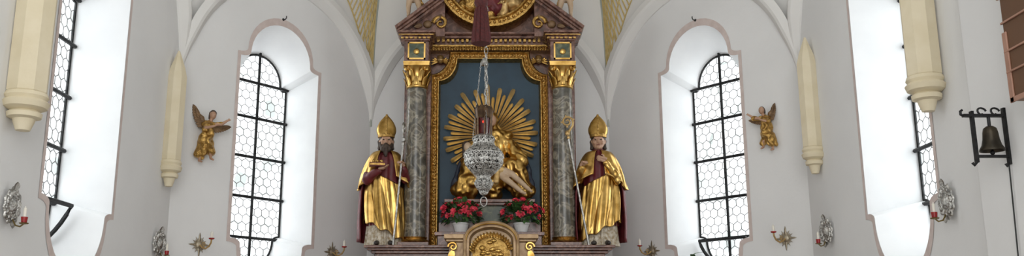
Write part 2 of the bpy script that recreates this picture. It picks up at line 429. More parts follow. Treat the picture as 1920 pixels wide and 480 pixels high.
for s in (-1, 1):
    mb = MB(); mb.box(s * xc - .155, s * xc + .155, 10.14, 10.3, zl, Zc(120)); mb.build('pilaster', 'redmarble', ALT, smooth=False, bev=.01)
    zb, zt = Zc(446), Zc(166)
    T = M.Translation((s * xc, 10.0, 0))
    mb = MB(); hh = zt - zb
    mb.lathe([(.122, zb), (.122, zb + hh * .3), (.118, zb + hh * .6), (.108, zt)], 32, T)
    c = mb.build('column', 'greymarble', ALT)
    mb = MB(); mb.lathe([(.15, zl + .045), (.165, zl + .06), (.15, zl + .075), (.132, zl + .085), (.135, zl + .095), (.145, zl + .105), (.125, zb)], 32, T)
    mb.build('column_base', 'golddeep', c)
    mb = MB(); mb.box(s * xc - .17, s * xc + .17, 9.83, 10.17, zl, zl + .045); mb.build('column_plinth', 'redmarble', c, smooth=False, bev=.005)
    mb = MB(); z0, z1 = zt, Zc(124); h = z1 - z0
    mb.lathe([(.108, z0 - .012), (.122, z0 - .006), (.122, z0 + .008), (.104, z0 + .012), (.104, z0 + .5 * h), (.12, z0 + .75 * h), (.15, z1 - .03)], 24, T)
    for row, (zz, LL, k) in enumerate(((z0 + .01, .11, 8), (z0 + .05, .15, 8))):
        for i in range(k):
            a = 2 * pi * (i + .5 * row) / k; d = V((cos(a), sin(a), 0))
            mb.leaf(V((s * xc, 10.0, zz)) + d * .108, V((0, 0, 1)), d, LL, .075, .45, 6, 'feather', .15)
    for a in (pi / 4, 3 * pi / 4, 5 * pi / 4, 7 * pi / 4):
        d = V((cos(a), sin(a), 0)); ctr = V((s * xc, 10.0, z1 - .06)) + d * .16
        mb.tube([ctr + d * (.035 - .0025 * k) * cos(k * .9) + V((0, 0, 1)) * (.035 - .0025 * k) * sin(k * .9) for k in range(12)], .012, 6)
    mb.box(s * xc - .145, s * xc + .145, 9.855, 10.145, z1 - .028, z1)
    mb.build('capital', 'gold', c, solid=.006)
    zb1 = Zc(84)
    mb = MB(); mb.box(s * xc - .14, s * xc + .14, 9.86, 10.3, z1, zb1); eb = mb.build('entablature_block', 'redmarble', ALT, smooth=False, bev=.006)
    mb = MB(); mb.box(s * xc - .085, s * xc + .085, 9.850, 9.87, z1 + .05, zb1 - .03); mb.build('inset_panel', 'greenmarble', eb, smooth=False)
    mb = MB()
    for (xa, xb, za, zz) in ((-.1, .1, z1 + .035, z1 + .052), (-.1, .1, zb1 - .034, zb1 - .018), (-.1, -.083, z1 + .035, zb1 - .018), (.083, .1, z1 + .035, zb1 - .018)):
        mb.box(s * xc + xa, s * xc + xb, 9.84, 9.87, za, zz)
    mb.sph((s * xc, 9.845, (z1 + zb1) / 2), (.035, .012, .035)); mb.box(s * xc - .15, s * xc + .15, 9.85, 10.3, z1, z1 + .018)
    mb.build('gilt_moulding', 'gold', eb, smooth=True)
    mb = MB(); zt2 = Zc(60, 9.85); dz = (zt2 - zb1) / 4
    for k, a in enumerate((.15, .165, .19, .215)):
        mb.box(s * xc - a, s * xc + a, 10.0 - a - .01, 10.3, zb1 + dz * k, zb1 + dz * (k + 1))
    mb.build('cornice', 'redmarble', ALT, smooth=False, bev=.006)
    mb = MB()
    for k in range(7): mb.box(s * xc - .165 + .05 * k - .012, s * xc - .165 + .05 * k + .018, 9.82, 9.86, zb1 + dz * .8, zb1 + dz * 1.5)
    mb.box(s * xc - .2, s * xc + .2, 9.79, 9.82, zb1 + dz * 2.05, zb1 + dz * 2.4)
    mb.build('gilt_dentils', 'golddeep', ALT, smooth=False)
zz = [Zc(96, 10.2), Zc(88, 10.15), Zc(80, 10.12), Zc(71, 10.1), Zc(60, 10.05)]
xi = xc - .14
mb = MB(); mb.box(-xi, xi, 10.16, 10.34, zz[0], zz[1]); mb.box(-xi, xi, 10.13, 10.34, zz[1], zz[1] + .02)
for k in range(44):
    mb.sph((-xi + .02 + k * (2 * xi - .04) / 43, 10.15, (zz[0] + zz[1]) / 2), (.013, .02, .02), 8, 5)
mb.build('architrave', 'golddeep', ALT)
mb = MB(); mb.box(-xi, xi, 10.17, 10.34, zz[1] + .02, zz[3]); mb.box(-xi, xi, 10.1, 10.34, zz[3], zz[3] + .03); mb.box(-xi, xi, 10.04, 10.34, zz[3] + .03, zz[4])
mb.build('cornice', 'redmarble', ALT, smooth=False, bev=.006)
mb = MB()
for k in range(28): mb.box(-xi + .02 + k * .056, -xi + .05 + k * .056, 10.12, 10.18, zz[3] - .04, zz[3] - .008)
mb.build('gilt_dentils', 'golddeep', ALT, smooth=False)
# frame
HWF = (hxp(806, 300, 10.15) + hxp(1030, 300, 10.15)) / 2; HWT = 76 / 163.; ZS, ZF = Zc(139, 10.15), Zc(96, 10.15); ZBm = zl
def fprof(o):
    hw = HWF - o; x1 = HWT - o; zt = ZF - o; zs = ZS - o * .9
    r = [(hw, ZBm)] + [(hw, ZBm + (zs - ZBm) * k / 10) for k in range(1, 10)]
    for k in range(9):
        f = pi / 2 * k / 8; r.append((hw - (hw - x1) * sin(f), zt - (zt - zs) * cos(f)))
    r += [(x1 * (1 - k / 4), zt) for k in range(1, 4)]
    return r + [(0, zt)] + [(-x, z) for x, z in r[::-1]]
mb = MB(); rows = []
for o, y in ((0, 10.3), (0, 10.16), (.012, 10.14), (.024, 10.15), (.033, 10.175), (.065, 10.17), (.08, 10.15), (.09, 10.15), (.098, 10.18), (.108, 10.3)):
    rows.append([(x, y, z) for x, z in fprof(o)])
mb.grid(rows)
pp = [V((x, 10.168, z)) for x, z in fprof(.049)]
acc = 0
for a, b in zip(pp, pp[1:]):
    L = (b - a).length; t = acc
    while t < L: mb.sph(a.lerp(b, t / L), (.016, .014, .018), 8, 5); t += .04
    acc = t - L
mb.box(-HWF, HWF, 10.15, 10.3, zl, zl + .03)
mb.build('gilt_frame', 'golddeep', ALT)
mb = MB(); mb.prism(fprof(.09), 10.27, 10.29); mb.build('blue_backdrop', 'blue', ALT, smooth=False)
def cherub_head(c, s, parent, w=.06):
    blob('cherub_head', 'goldpale', parent, [('s', c, (.042, .04, .05)), ('s', c + V((0, -.04, -.008)), (.01, .012, .012)), ('s', c + V((.018, -.033, -.012)), (.014, .01, .014)), ('s', c + V((-.018, -.033, -.012)), (.014, .01, .014)), ('s', c + V((0, .01, .03)), (.045, .035, .03))], .007, 2)
    for sg in (-1, 1):
        mb = MB()
        for k in range(4):
            a = -.5 + .4 * k; mb.leaf(c + V((sg * .025, .0, -.02)), V((sg * cos(a), -.1, sin(a))), V((0, -1, 0)), .1 - .01 * k, .03, .1, 5, 'feather', .1)
        mb.build('cherub_wing', 'gold', parent, solid=.006)
for s in (-1, 1): cherub_head(V((s * (HWF - .1), 10.24, Zc(110, 10.2))), s, ALT)
xs = hxp(1003, 372, 9.85)
mb = MB(); mb.box(-xs, xs, 9.86, 10.27, Zc(379, 9.86), Zc(373, 9.86) + .0); mb.box(-xs + .03, xs - .03, 9.89, 10.27, Zc(384, 9.86), Zc(379, 9.86))
sh = mb.build('sculpture_shelf', 'redmarble', ALT, smooth=False, bev=.005); ZSH = Zc(373, 9.86)
mb = MB(); mb.box(-xs + .04, xs - .04, 9.95, 10.27, Zc(416, 9.9), Zc(384, 9.86)); mb.build('green_plinth', 'greenmarble', ALT, smooth=False)
ZPOT = Zc(436, 9.8)
mb = MB(); mb.box(-HWF + .09, HWF - .09, 9.72, 10.26, ZPOT - .04, ZPOT); mb.box(-HWF + .12, HWF - .12, 9.75, 10.26, zl, ZPOT - .04)
mb.box(-HWF + .12, HWF - .12, 9.94, 10.26, ZPOT, Zc(416, 9.9)); mb.build('pot_step', 'redmarble', ALT, smooth=False, bev=.005)
# pediment
for s in (-1, 1):
    A = (s * (xc + .2), Zc(60, 9.85)); Bp = (s * .52, Zc(4, 9.95))
    tx, tz = Bp[0] - A[0], Bp[1] - A[1]; L = sqrt(tx * tx + tz * tz); nx, nz = -tz / L * -s, tx / L * -s
    if nz < 0: nx, nz = -nx, -nz
    mb = MB()
    for o0, o1, y in ((0, .03, 9.9), (.03, .055, 9.87), (.055, .09, 9.83)):
        mb.prism([(A[0] + nx * o0, A[1] + nz * o0), (Bp[0] + nx * o0, Bp[1] + nz * o0), (Bp[0] + nx * o1, Bp[1] + nz * o1), (A[0] + nx * o1, A[1] + nz * o1)], y, 10.3)
    mb.build('raking_cornice', 'redmarble', ALT, smooth=False, bev=.005)
    mb = MB(); mb.prism([A, Bp, (Bp[0], A[1])], 10.0, 10.3); mb.build('tympanum', 'redmarble', ALT, smooth=False)
    mb = MB()
    mb.sph((s * .72, 9.99, Zc(46)), (.05, .03, .045)); mb.leaf((s * .66, 9.98, Zc(44)), (-s, 0, .9), (0, -1, 0), .14, .06, .2, 5, 'leaf', .2); mb.leaf((s * .78, 9.98, Zc(48)), (s, 0, -.3), (0, -1, 0), .1, .05, .2, 5, 'leaf', .2)
    mb.build('gilt_ornament', 'woodfig', ALT, solid=.004)
    mb = MB(); ctr = V((s * .57, 10.0, Zc(44)))
    mb.tube([ctr + V((s * (.085 - .0045 * k) * cos(k * .55), -.02, (.085 - .0045 * k) * sin(k * .55))) for k in range(17)], [.026 - .001 * k for k in range(17)], 8)
    mb.build('volute', 'golddeep', ALT)
ZTO = P(918, -42, 10.1).z; RT = 104 / 164.
mb = MB(); mb.box(-.66, .66, 10.3, 10.6, Zc(66), ZTO + .25); mb.build('attic_panel', 'redmarble', ALT, smooth=False, bev=.01)
TY = M.Translation((0, 10.3, ZTO)) @ M.Rotation(pi / 2, 4, 'X')
mb = MB(); mb.lathe([(RT, 0), (RT, .2), (RT - .02, .23), (RT - .045, .235), (RT - .06, .2), (RT - .1, .2), (RT - .115, .225), (RT - .135, .22), (RT - .15, .19), (RT - .15, .02)], 72, TY)
for k in range(60):
    a = 2 * pi * k / 60; mb.sph(TY @ V(((RT - .08) * cos(a), (RT - .08) * sin(a), .2)), .02, 8, 5)
tr = mb.build('round_frame', 'golddeep', ALT)
mb = MB(); mb.lathe([(RT - .14, .03), (RT - .14, .06)], 48, TY); mb.build('relief_ground', 'woodfig', ALT)
def relief(c, h, mt, lean=0.):
    c = V(c)
    blob('relief_figure', mt, ALT, [('c', c, c + V((lean * .5, -.02, h * .45)), h * .24, h * .17), ('c', c + V((lean * .5, -.02, h * .45)), c + V((lean, -.03, h * .7)), h * .17, h * .1), ('s', c + V((lean * 1.2, -.07, h * .88)), h * .1),
        ('c', c + V((lean, -.03, h * .7)), c + V((lean * 1.2, -.07, h * .88)), h * .05, h * .05), ('c', c + V((lean * .7, -.03, h * .6)), c + V((-lean * 1.5 + .12 * h, -.12, h * .4)), h * .07, h * .05), ('c', c + V((lean * .7 - .1 * h, -.03, h * .6)), c + V((-.25 * h, -.1, h * .35)), h * .07, h * .05), ('s', c + V((h * .18, 0, -.02)), h * .16), ('s', c + V((-h * .2, 0, .0)), h * .15)], .011, 2, .02)
zr = ZTO - RT
relief((-.22, 10.2, zr + .32), .5, 'golddeep', .06); relief((.05, 10.2, zr + .3), .55, 'maroon', .0); relief((.28, 10.2, zr + .33), .48, 'goldpale', -.06)
relief((-.12, 10.18, zr + .2), .26, 'woodfig', -.03); relief((.17, 10.17, zr + .2), .28, 'goldpale', .03); relief((.02, 10.16, zr + .17), .22, 'golddeep', .02)
relief((-.3, 10.2, zr + .3), .26, 'woodfig', .03); relief((.34, 10.2, zr + .34), .24, 'woodfig', .0)
# ------------------------------------------------------------------ sunburst
sc = P(920, 254, 10.2); sc.y = 10.2
SB = empty('sunburst', sc, 'gold sunburst of carved rays on the blue panel behind the seated figure', 'sunburst', local=True)
for k in range(48):
    a = 2 * pi * (k + .5) / 48; L = (.62, .50, .58, .45)[k % 4] * (1 + .03 * sin(k * 3.1)); w = (.055, .040)[k % 2]
    if cos(a) ** 2 > .55: L = min(L, .545)
    d = V((cos(a), 0, sin(a))); sd = V((-sin(a), 0, cos(a)))
    vs = []
    for t, ww in ((.12, .012), (L * .95, w), (L, w * .72)):
        vs += [d * t - sd * ww / 2 + V((0, .012, 0)), d * t + V((0, -.016, 0)), d * t + sd * ww / 2 + V((0, .012, 0))]
    mb = MB(); mb.add(vs, [(0, 1, 4, 3), (1, 2, 5, 4), (3, 4, 7, 6), (4, 5, 8, 7), (0, 3, 6, 8, 5, 2), (6, 7, 8)]); mb.build('ray', 'rays', SB, smooth=False)
mb = MB(); mb.lathe([(.02, .045), (.13, .045), (.15, .055), (.15, .07), (.02, .07)], 32, M.Rotation(-pi / 2, 4, 'X') @ M.Translation((0, 0, -.06))); mb.build('halo_disc', 'gold', SB)
# ------------------------------------------------------------------ seated sculpture group
PB = P(926, 366, 10.05); PB.z = ZSH
PI_ = empty('seated_sculpture', PB, 'carved gilt group of a seated robed woman holding a pale reclining man', 'sculpture')
def q(px, py, dy=0.): return P(px - 3, py, 10.05 + dy) + V((0, 0, .0))
zf = ZSH
def gz(v, r): return V((v.x, v.y, max(v.z, zf + r)))
blob('woman', 'gold', PI_, [('c', q(928, 305), q(930, 262), .15, .13), ('c', q(930, 262), q(929, 236), .11, .06), ('s', q(928, 222, .01), (.068, .065, .09)), ('c', q(910, 258), q(950, 258), .085, .085), ('c', q(910, 262), q(880, 300, -.12), .08, .08), ('c', q(950, 262), q(980, 300, -.12), .08, .075),
    ('c', q(928, 322), q(890, 316, -.12), .13, .11), ('c', q(930, 322), q(968, 314, -.12), .13, .11), ('c', q(888, 318, -.12), gz(q(878, 356, -.1), .11), .12, .12), ('c', q(968, 316, -.12), gz(q(980, 356, -.1), .11), .12, .11), ('c', q(928, 330), gz(q(928, 355, -.08), .12), .15, .12), ('c', q(895, 335), gz(q(864, 358, -.05), .07), .13, .09), ('c', q(955, 335), gz(q(992, 358, -.05), .07), .13, .08)], .013, 4, .035)
blob('woman_face', 'flesh', PI_, [('s', q(926, 226, -.06), (.05, .045, .065)), ('s', q(925, 227, -.105), (.01, .014, .014)), ('s', q(925, 234, -.085), (.02, .015, .015))], .007, 2)
blob('blue_mantle', 'navy', PI_, [('c', q(864, 310, .06), gz(q(854, 356, .02), .04), .03, .045), ('c', q(990, 305, .06), gz(q(1000, 350, .02), .04), .03, .04), ('c', q(905, 262, .1), q(864, 310, .06), .04, .03), ('c', q(957, 262, .1), q(990, 305, .06), .04, .03), ('c', q(905, 262, .1), q(957, 262, .1), .04, .04)], .012, 3, .015)
blob('reclining_man', 'palefl', PI_, [('s', q(880, 276, -.22), (.045, .05, .055)), ('c', q(882, 278, -.22), q(890, 290, -.24), .028, .032), ('c', q(890, 292, -.24), q(912, 305, -.27), .065, .058), ('c', q(912, 305, -.27), q(932, 314, -.27), .058, .062), ('c', q(934, 315, -.27), q(962, 326, -.30), .052, .038), ('c', q(962, 326, -.30), q(994, 354, -.27), .037, .022), ('c', q(994, 354, -.27), q(1000, 359, -.32), .02, .015),
    ('c', q(932, 318, -.26), q(952, 336, -.32), .05, .038), ('c', q(952, 336, -.32), q(982, 360, -.29), .037, .022), ('c', q(982, 360, -.29), q(988, 363, -.34), .02, .015), ('c', q(888, 298, -.28), q(893, 325, -.32), .03, .024), ('c', q(893, 325, -.32), q(906, 346, -.32), .022, .016), ('c', q(906, 346, -.32), q(908, 351, -.32), .017, .013), ('c', q(900, 292, -.26), q(920, 300, -.35), .028, .022), ('c', q(920, 300, -.35), q(938, 310, -.36), .02, .015)], .009, 2)
blob('man_hair', 'hair', PI_, [('s', q(877, 273, -.19), (.05, .05, .055)), ('c', q(874, 278, -.19), q(873, 292, -.19), .028, .02)], .01, 2)
blob('loincloth', 'goldpale', PI_, [('c', q(924, 311, -.27), q(942, 319, -.28), .07, .066), ('c', q(936, 320, -.32), q(934, 340, -.32), .04, .03)], .01, 2, .015)
# ------------------------------------------------------------------ bishops
def hand(name, parent, c, d, nrm, curl, m=1, mt='flesh'):
    c = V(c); d = V(d).normalized(); nrm = V(nrm); nrm = (nrm - d * nrm.dot(d)).normalized(); sd = d.cross(nrm) * m
    it = [('c', c - d * .02 + sd * .014, c + d * .025 + sd * .014, .018, .016), ('c', c - d * .02 - sd * .014, c + d * .025 - sd * .014, .018, .016)]
    for k, L in enumerate((.045, .052, .048, .036)):
        b0 = c + d * .032 + sd * (.024 - .016 * k); b1 = b0 + (d * cos(curl * .5) + nrm * sin(curl * .5)) * L * .5; b2 = b1 + (d * cos(curl) + nrm * sin(curl)) * L * .5
        it += [('c', b0, b1, .0085, .0075), ('c', b1, b2, .0075, .006)]
    t0 = c + sd * .026; t1 = t0 + (sd * .8 + d * .5 + nrm * .2).normalized() * .026; it += [('c', t0, t1, .01, .008), ('c', t1, t1 + (d + nrm * curl * .5).normalized() * .022, .008, .006)]
    return blob(name, mt, parent, it, .0042, 1)
def bishop(px, m, label, beard):
    p = P(px, 462, 9.93); p.z = zl
    r = empty('bishop_statue', p, label, 'statue', local=True, rz=.12 * m)
    f1 = lambda a, z: .05 * sin(9 * a + 2 * z) + .03 * sin(17 * a)
    mb = MB(); mb.drape([(.0, .20, .15, 0, 0), (.06, .19, .145, 0, 0), (.35, .165, .13, 0, 0), (.5, .15, .12, 0, 0)], 120, lambda a, z: .06 * sin(16 * a) + .03 * sin(29 * a)); mb.build('alb', 'alb', r, ang=70)
    for s in (-1, 1):
        mb = MB(); mb.cap((s * .07, -.13, .03), (s * .085, -.2, .023), .03, .022); mb.build('shoe', 'dark', r)
    mb = MB(); mb.drape([(.22, .185, .145, 0, 0), (.5, .17, .135, 0, 0), (.75, .165, .125, 0, 0), (.92, .18, .115, 0, 0), (1.0, .15, .1, 0, 0), (1.04, .07, .07, 0, -.005), (1.08, .055, .058, 0, -.01)], 64, f1); mb.build('tunic', 'maroon', r, ang=70)
    # gilt chasuble drawn across the front, with long slanting folds
    def f2(a, z):
        w1 = 4 * a + 6 * z * m; w2 = 7 * a + 3.5 * z * m + 1
        return .12 * (abs(sin(w1)) ** .7 - .5) + .06 * sin(w2) + .035 * sin(17 * a + 9 * z * m)
    mb = MB(); rows = []; n = 220; mm = 50
    for i in range(mm + 1):
        t = i / mm; row = []
        for j in range(n):
            a = 2 * pi * j / n
            zb_ = .16 + .11 * sin(a) * -m + .02 * sin(8 * a); zt_ = .74 + .09 * sin(a) * -m
            z = zb_ + (zt_ - zb_) * t; rx = .215 - .03 * t + .012 * sin(pi * t); ry = .18 - .035 * t; f = 1 + f2(a, z) * (1 - .3 * t)
            row.append((rx * f * sin(a), -ry * f * cos(a), z))
        rows.append(row)
    mb.grid(rows, True); mb.build('chasuble', 'gold', r, ang=80, solid=.01)
    mb = MB(); g0 = radians(66)
    mb.drape([(.05, .275, .2, 0, .03), (.3, .28, .2, 0, .03), (.6, .27, .18, 0, .03), (.85, .225, .14, 0, .03), (.96, .17, .115, 0, .02), (1.01, .10, .085, 0, .01)], 80, lambda a, z: (.045 * sin(11 * a + 3 * z)) * max(0, 1 - z * .7), g0, 2 * pi - g0); mb.build('mantle', 'maroon', r, ang=80, solid=.014)
    # gold cape over shoulders and upper arms
    g1 = radians(24 if beard else 12); mb = MB(); rows = []
    for i in range(21):
        t = i / 20; row = []
        for j in range(121):
            a = g1 + (2 * pi - 2 * g1) * j / 120; fr = max(0, cos(a)); z = (.62 + .16 * fr ** 2) * (1 - t) + 1.06 * t
            k = (1 - t) ** .42
            rx = .295 * k + .075 * (1 - k); ry = .19 * k + .07 * (1 - k); f = 1 + (.055 * sin(9 * a + 2 * t) + .03 * sin(16 * a - 3 * t)) * (1 - t)
            row.append((rx * f * sin(a), -ry * f * cos(a) - .005, z))
        rows.append(row)
    mb.grid(rows); mb.build('cape', 'gold', r, ang=80, solid=.01)
    eS = V((m * .22, -.08, .74)); hS = V((m * .175, -.2, .885)); eB = V((-m * .2, -.1, .72)); hB = V((-m * .04, -.22, .83)) if beard else V((-m * .05, -.2, .93))
    for e, h in ((eS, hS), (eB, hB)):
        w = h + (e - h).normalized() * .05
        blob('sleeve', 'maroon' if beard else 'gold', r, [('c', V((e.x * .8, -.02, .86)), e, .05, .055), ('c', e, w, .055, .042)], .011, 3, .012)
    hand('hand', r, hS, (m * -.25, -.35, .45), (m * -.6, -.8, 0), 1.9, 1)
    hand('hand', r, hB, (m * .9, -.15, .25), (0, 1, .2) if not beard else (0, 0, 1), .9 if not beard else .5, -1)
    hc = V((0, -.025, 1.165))
    hd = blob('head', 'flesh', r, [('s', hc, (.072, .085, .095)), ('s', hc + V((0, -.03, -.055)), (.05, .05, .045)), ('c', hc + V((0, .01, -.06)), V((0, 0, 1.03)), .045, .05), ('c', hc + V((0, -.086, .012)), hc + V((0, -.1, -.022)), .008, .014), ('c', hc + V((-.035, -.07, .03)), hc + V((.035, -.07, .03)), .012, .012), ('s', hc + V((.04, -.06, -.025)), .02), ('s', hc + V((-.04, -.06, -.025)), .02), ('s', hc + V((0, -.075, -.078)), (.02, .016, .016)), ('s', hc + V((.074, .01, 0)), (.012, .02, .03)), ('s', hc + V((-.074, .01, 0)), (.012, .02, .03)), ('c', hc + V((-.018, -.083, -.048)), hc + V((.018, -.083, -.048)), .007, .007)], .006, 2)
    for s in (-1, 1):
        mb = MB(); mb.sph(hc + V((s * .03, -.079, .008)), (.012, .006, .006), 10, 6); mb.build('eye', 'dark', hd)
    mb = MB(); mb.tube([hc + V((x, -.089 + abs(x) * .3, -.05)) for x in (-.02, -.01, 0, .01, .02)], .004, 6); mb.build('lips', 'maroon', hd)
    if beard:
        blob('beard', 'hair', hd, [('c', hc + V((-.055, -.03, -.03)), hc + V((-.03, -.07, -.1)), .022, .03), ('c', hc + V((.055, -.03, -.03)), hc + V((.03, -.07, -.1)), .022, .03), ('c', hc + V((0, -.08, -.085)), hc + V((0, -.09, -.18)), .038, .018), ('c', hc + V((-.03, -.085, -.055)), hc + V((0, -.094, -.034)), .008, .008), ('c', hc + V((.03, -.085, -.055)), hc + V((0, -.094, -.034)), .008, .008)], .007, 1, .012)
    blob('hair', 'hair', hd, [('s', hc + V((0, .02, .03)), (.08, .085, .075)), ('c', hc + V((.07, .02, 0)), hc + V((.072, .02, -.07)), .022, .024), ('c', hc + V((-.07, .02, 0)), hc + V((-.072, .02, -.07)), .022, .024), ('c', hc + V((0, .06, 0)), hc + V((0, .06, -.08)), .06, .05)], .008, 1, .012)
    mb = MB(); rows = []
    for k in range(15):
        t = k / 14; z = hc.z + .045 + t * .268
        rx = (.084 + .026 * sin(pi * min(t * 1.6, 1))) if t < .62 else .084 + .026 * sin(pi * .99) - (.086) * ((t - .62) / .38) ** 1.25
        rx = max(rx, .004); ry = .092 * (1 - t ** 1.4) + .006
        rows.append([(rx * cos(2 * pi * j / 32), hc.y + .005 + ry * sin(2 * pi * j / 32), z) for j in range(32)])
    mb.grid(rows, True, True); mt = mb.build('mitre', 'gold', r, ang=60)
    mb = MB(); mb.lathe([(.088, 0), (.094, .006), (.094, .032), (.088, .04)], 32, M.Translation((0, hc.y + .005, hc.z + .042)) @ M.Diagonal((1, 1.05, 1, 1)))
    mb.tube([(0, hc.y - .095 * (1 - t ** 1.4) - .003, hc.z + .05 + t * .26) for t in [k / 8 for k in range(9)]], .012, 6, .4)
    mb.build('mitre_band', 'golddeep', mt)
    return r, p
b1, pb1 = bishop(719, 1, 'gilt statue of a dark-bearded bishop with a book, left of the columns', True)
b2, pb2 = bishop(1127, -1, 'gilt statue of a beardless bishop with hand on chest, right of the columns', False)
bk = empty('held_book', pb1 + V((-.06, -.25, .845)), 'small red and gold book held by the bearded bishop', 'book', rz=.15, local=True)
mb = MB(); mb.box(-.08, .08, -.05, .06, .006, .032); mb.build('pages', 'golddeep', bk, smooth=False)
mb = MB(); mb.box(-.085, .085, -.055, .065, 0, .007); mb.box(-.085, .085, -.055, .065, .031, .038); mb.box(-.085, -.08, -.055, .065, 0, .038); mb.build('cover', 'maroon', bk, smooth=False, bev=.003)
for k in range(3):
    mb = MB(); mb.sph((-.045 + .045 * k, 0, .056), (.02, .02, .02)); mb.build('gilt_ball', 'gold', bk)
def crozier(base, top, label, mt, rot):
    r = empty('crozier', base, label, 'crozier'); d = (top - base).normalized(); L = (top - base).length
    mb = MB(); mb.tube([base, top], .0125, 10); mb.build('shaft', 'silver', r)
    mb = MB(); mb.sph(top, (.026, .026, .034)); mb.sph(top - d * .05, (.018, .018, .024)); mb.build('knop', mt, r)
    s = V((cos(rot), sin(rot), 0)); mb = MB(); pts = []; rr = []
    for k in range(26):
        a = pi - k * .36; R = .062 - .0019 * k
        pts.append(top + V((0, 0, .13)) + s * R * cos(a) + V((0, 0, R * sin(a)))); rr.append(.013 - .00025 * k)
    pts = [top, top + V((0, 0, .04)) - s * .03, top + V((0, 0, .09)) - s * .06] + pts; rr = [.012, .013, .013] + rr
    mb.tube(pts, rr, 8)
    for k in (4, 8, 12, 16):
        mb.leaf(pts[k], pts[k] - (top + V((0, 0, .13))), V((0, 1, .3)), .03, .02, .3)
    mb.build('crook', mt, r)
cb = P(737, 461, 9.72); cb.z = zl; crozier(cb, P(757, 262, 9.74), 'silver crozier held by the bearded bishop, leaning to the left column', 'silver', pi / 2 * .95)
cb = P(1104, 461, 9.72); cb.z = zl; crozier(cb, P(1064, 250, 9.74), 'crozier with a gold crook held by the beardless bishop', 'goldpale', pi)
# ------------------------------------------------------------------ cherubs on the pediment
def putto(px, m, label):
    p = P(px, 40, 9.97); s = .62
    xx = abs(p.x); A0 = (xc + .2, Zc(60, 9.85)); B0 = (.52, Zc(4, 9.95)); t = (A0[0] - xx) / (A0[0] - B0[0]); p.z = A0[1] + (B0[1] - A0[1]) * t + .095
    r = empty('cherub_statue', p, label, 'statue', 'cherubs on the altar pediment', local=True)
    k = lambda x, y, z: V((m * x * s, y * s, z * s))
    blob('body', 'palefl', r, [('c', k(.02, 0, .42), k(0, -.02, .56), .1 * s, .1 * s), ('c', k(0, -.02, .56), k(-.02, 0, .7), .1 * s, .085 * s), ('s', k(-.02, -.03, .87), (.085 * s, .09 * s, .1 * s)), ('c', k(-.02, 0, .74), k(-.02, -.02, .82), .045 * s, .045 * s), ('s', k(-.02, -.12, .86), .016 * s),
        ('c', k(-.06, -.01, .4), k(-.08, -.08, .22), .068 * s, .05 * s), ('c', k(-.08, -.08, .22), k(-.08, -.02, .05), .05 * s, .032 * s), ('c', k(-.08, -.02, .04), k(-.09, -.1, .03), .032 * s, .024 * s), ('c', k(.07, -.01, .4), k(.12, -.07, .2), .068 * s, .05 * s), ('c', k(.12, -.07, .2), k(.13, .02, .05), .05 * s, .032 * s), ('c', k(.13, .02, .04), k(.16, -.05, .03), .032 * s, .024 * s),
        ('c', k(-.1, 0, .7), k(-.22, -.06, .58), .045 * s, .038 * s), ('c', k(-.22, -.06, .58), k(-.16, -.15, .68), .038 * s, .028 * s), ('c', k(.07, 0, .71), k(.2, -.02, .78), .045 * s, .038 * s), ('c', k(.2, -.02, .78), k(.3, -.05, .9), .036 * s, .026 * s)], .009, 2)
    blob('hair', 'hair', r, [('s', k(-.02, .02, .91), (.088 * s, .085 * s, .085 * s))], .01, 1, .02)
    blob('sash', 'golddeep', r, [('c', k(-.1, -.04, .4), k(.1, -.04, .47), .06 * s, .06 * s), ('c', k(.1, -.02, .45), k(.17, 0, .25), .05 * s, .03 * s), ('c', k(0, .02, .43), k(0, .02, .45), .1 * s, .1 * s)], .01, 2, .02)
    for sg in (-1, 1):
        mb = MB()
        for j in range(5):
            a = .9 - .45 * j; mb.leaf(k(sg * .05, .08, .68), V((sg * cos(a), .25, sin(a))), V((0, -1, 0)), (.3 - .02 * j) * s, .09 * s, .1, 6, 'feather')
        mb.build('wing', 'gold', r, solid=.008)
putto(774, 1, 'small cherub statue on the left slope of the altar pediment'); putto(1062, -1, 'small cherub statue on the right slope of the altar pediment')
# ------------------------------------------------------------------ tabernacle
TB = empty('tabernacle', (0, 9.35, 1.85), 'tan and gold arched tabernacle at the foot of the altarpiece', 'tabernacle')
xt = P(921, 450, 9.25).x; zt = lambda y: P(918, y, 9.2).z
S = 175.
aw = 48 / S; zsp = zt(452); ah = zt(417) - zsp
arch = lambda w, h, z, n=24: [(xt + w * cos(pi * k / n), z + h * sin(pi * k / n)) for k in range(n + 1)]
mb = MB(); mb.prism([(xt + aw - .02, 1.85)] + arch(aw - .02, ah - .02, zsp) + [(xt - aw + .02, 1.85)], 9.25, 9.58); mb.build('body', 'tan', TB, ang=30)
mb = MB(); rows = []
for o, y in ((-.01, 9.6), (-.01, 9.14), (.0, 9.10), (.02, 9.105), (.028, 9.15), (.05, 9.15), (.058, 9.18), (.07, 9.26)):
    rows.append([(x, y, z) for x, z in [(xt + aw - o, 1.86)] + arch(aw - o, ah - o, zsp) + [(xt - aw + o, 1.86)]])
mb.grid(rows); mb.build('arch_moulding', 'tan', TB, ang=50)
mb = MB(); mb.tube([(x, 9.10, z) for x, z in arch(aw - .022, ah - .022, zsp)], .006, 8); mb.build('gilt_edge', 'gold', TB)
dw = 33 / S; zd = zt(470); dh = zt(441) - zd
mb = MB(); mb.prism([(xt + dw, 1.9)] + arch(dw, dh, zd) + [(xt - dw, 1.9)], 9.2, 9.26); dr = mb.build('door', 'golddeep', TB, ang=30)
mb = MB()
for k in range(19):
    a = pi * (k + .5) / 19; c = V((xt + dw * .98 * cos(a), 9.19, zd + dh * .98 * sin(a)))
    for j in range(3): mb.leaf(c, V((cos(a + (j - 1) * .9 + 1.2), -.3, sin(a + (j - 1) * .9 + 1.2))), V((0, -1, 0)), .045, .026, .2, 4)
    mb.sph(c + V((0, -.01, 0)), .011, 8, 5)
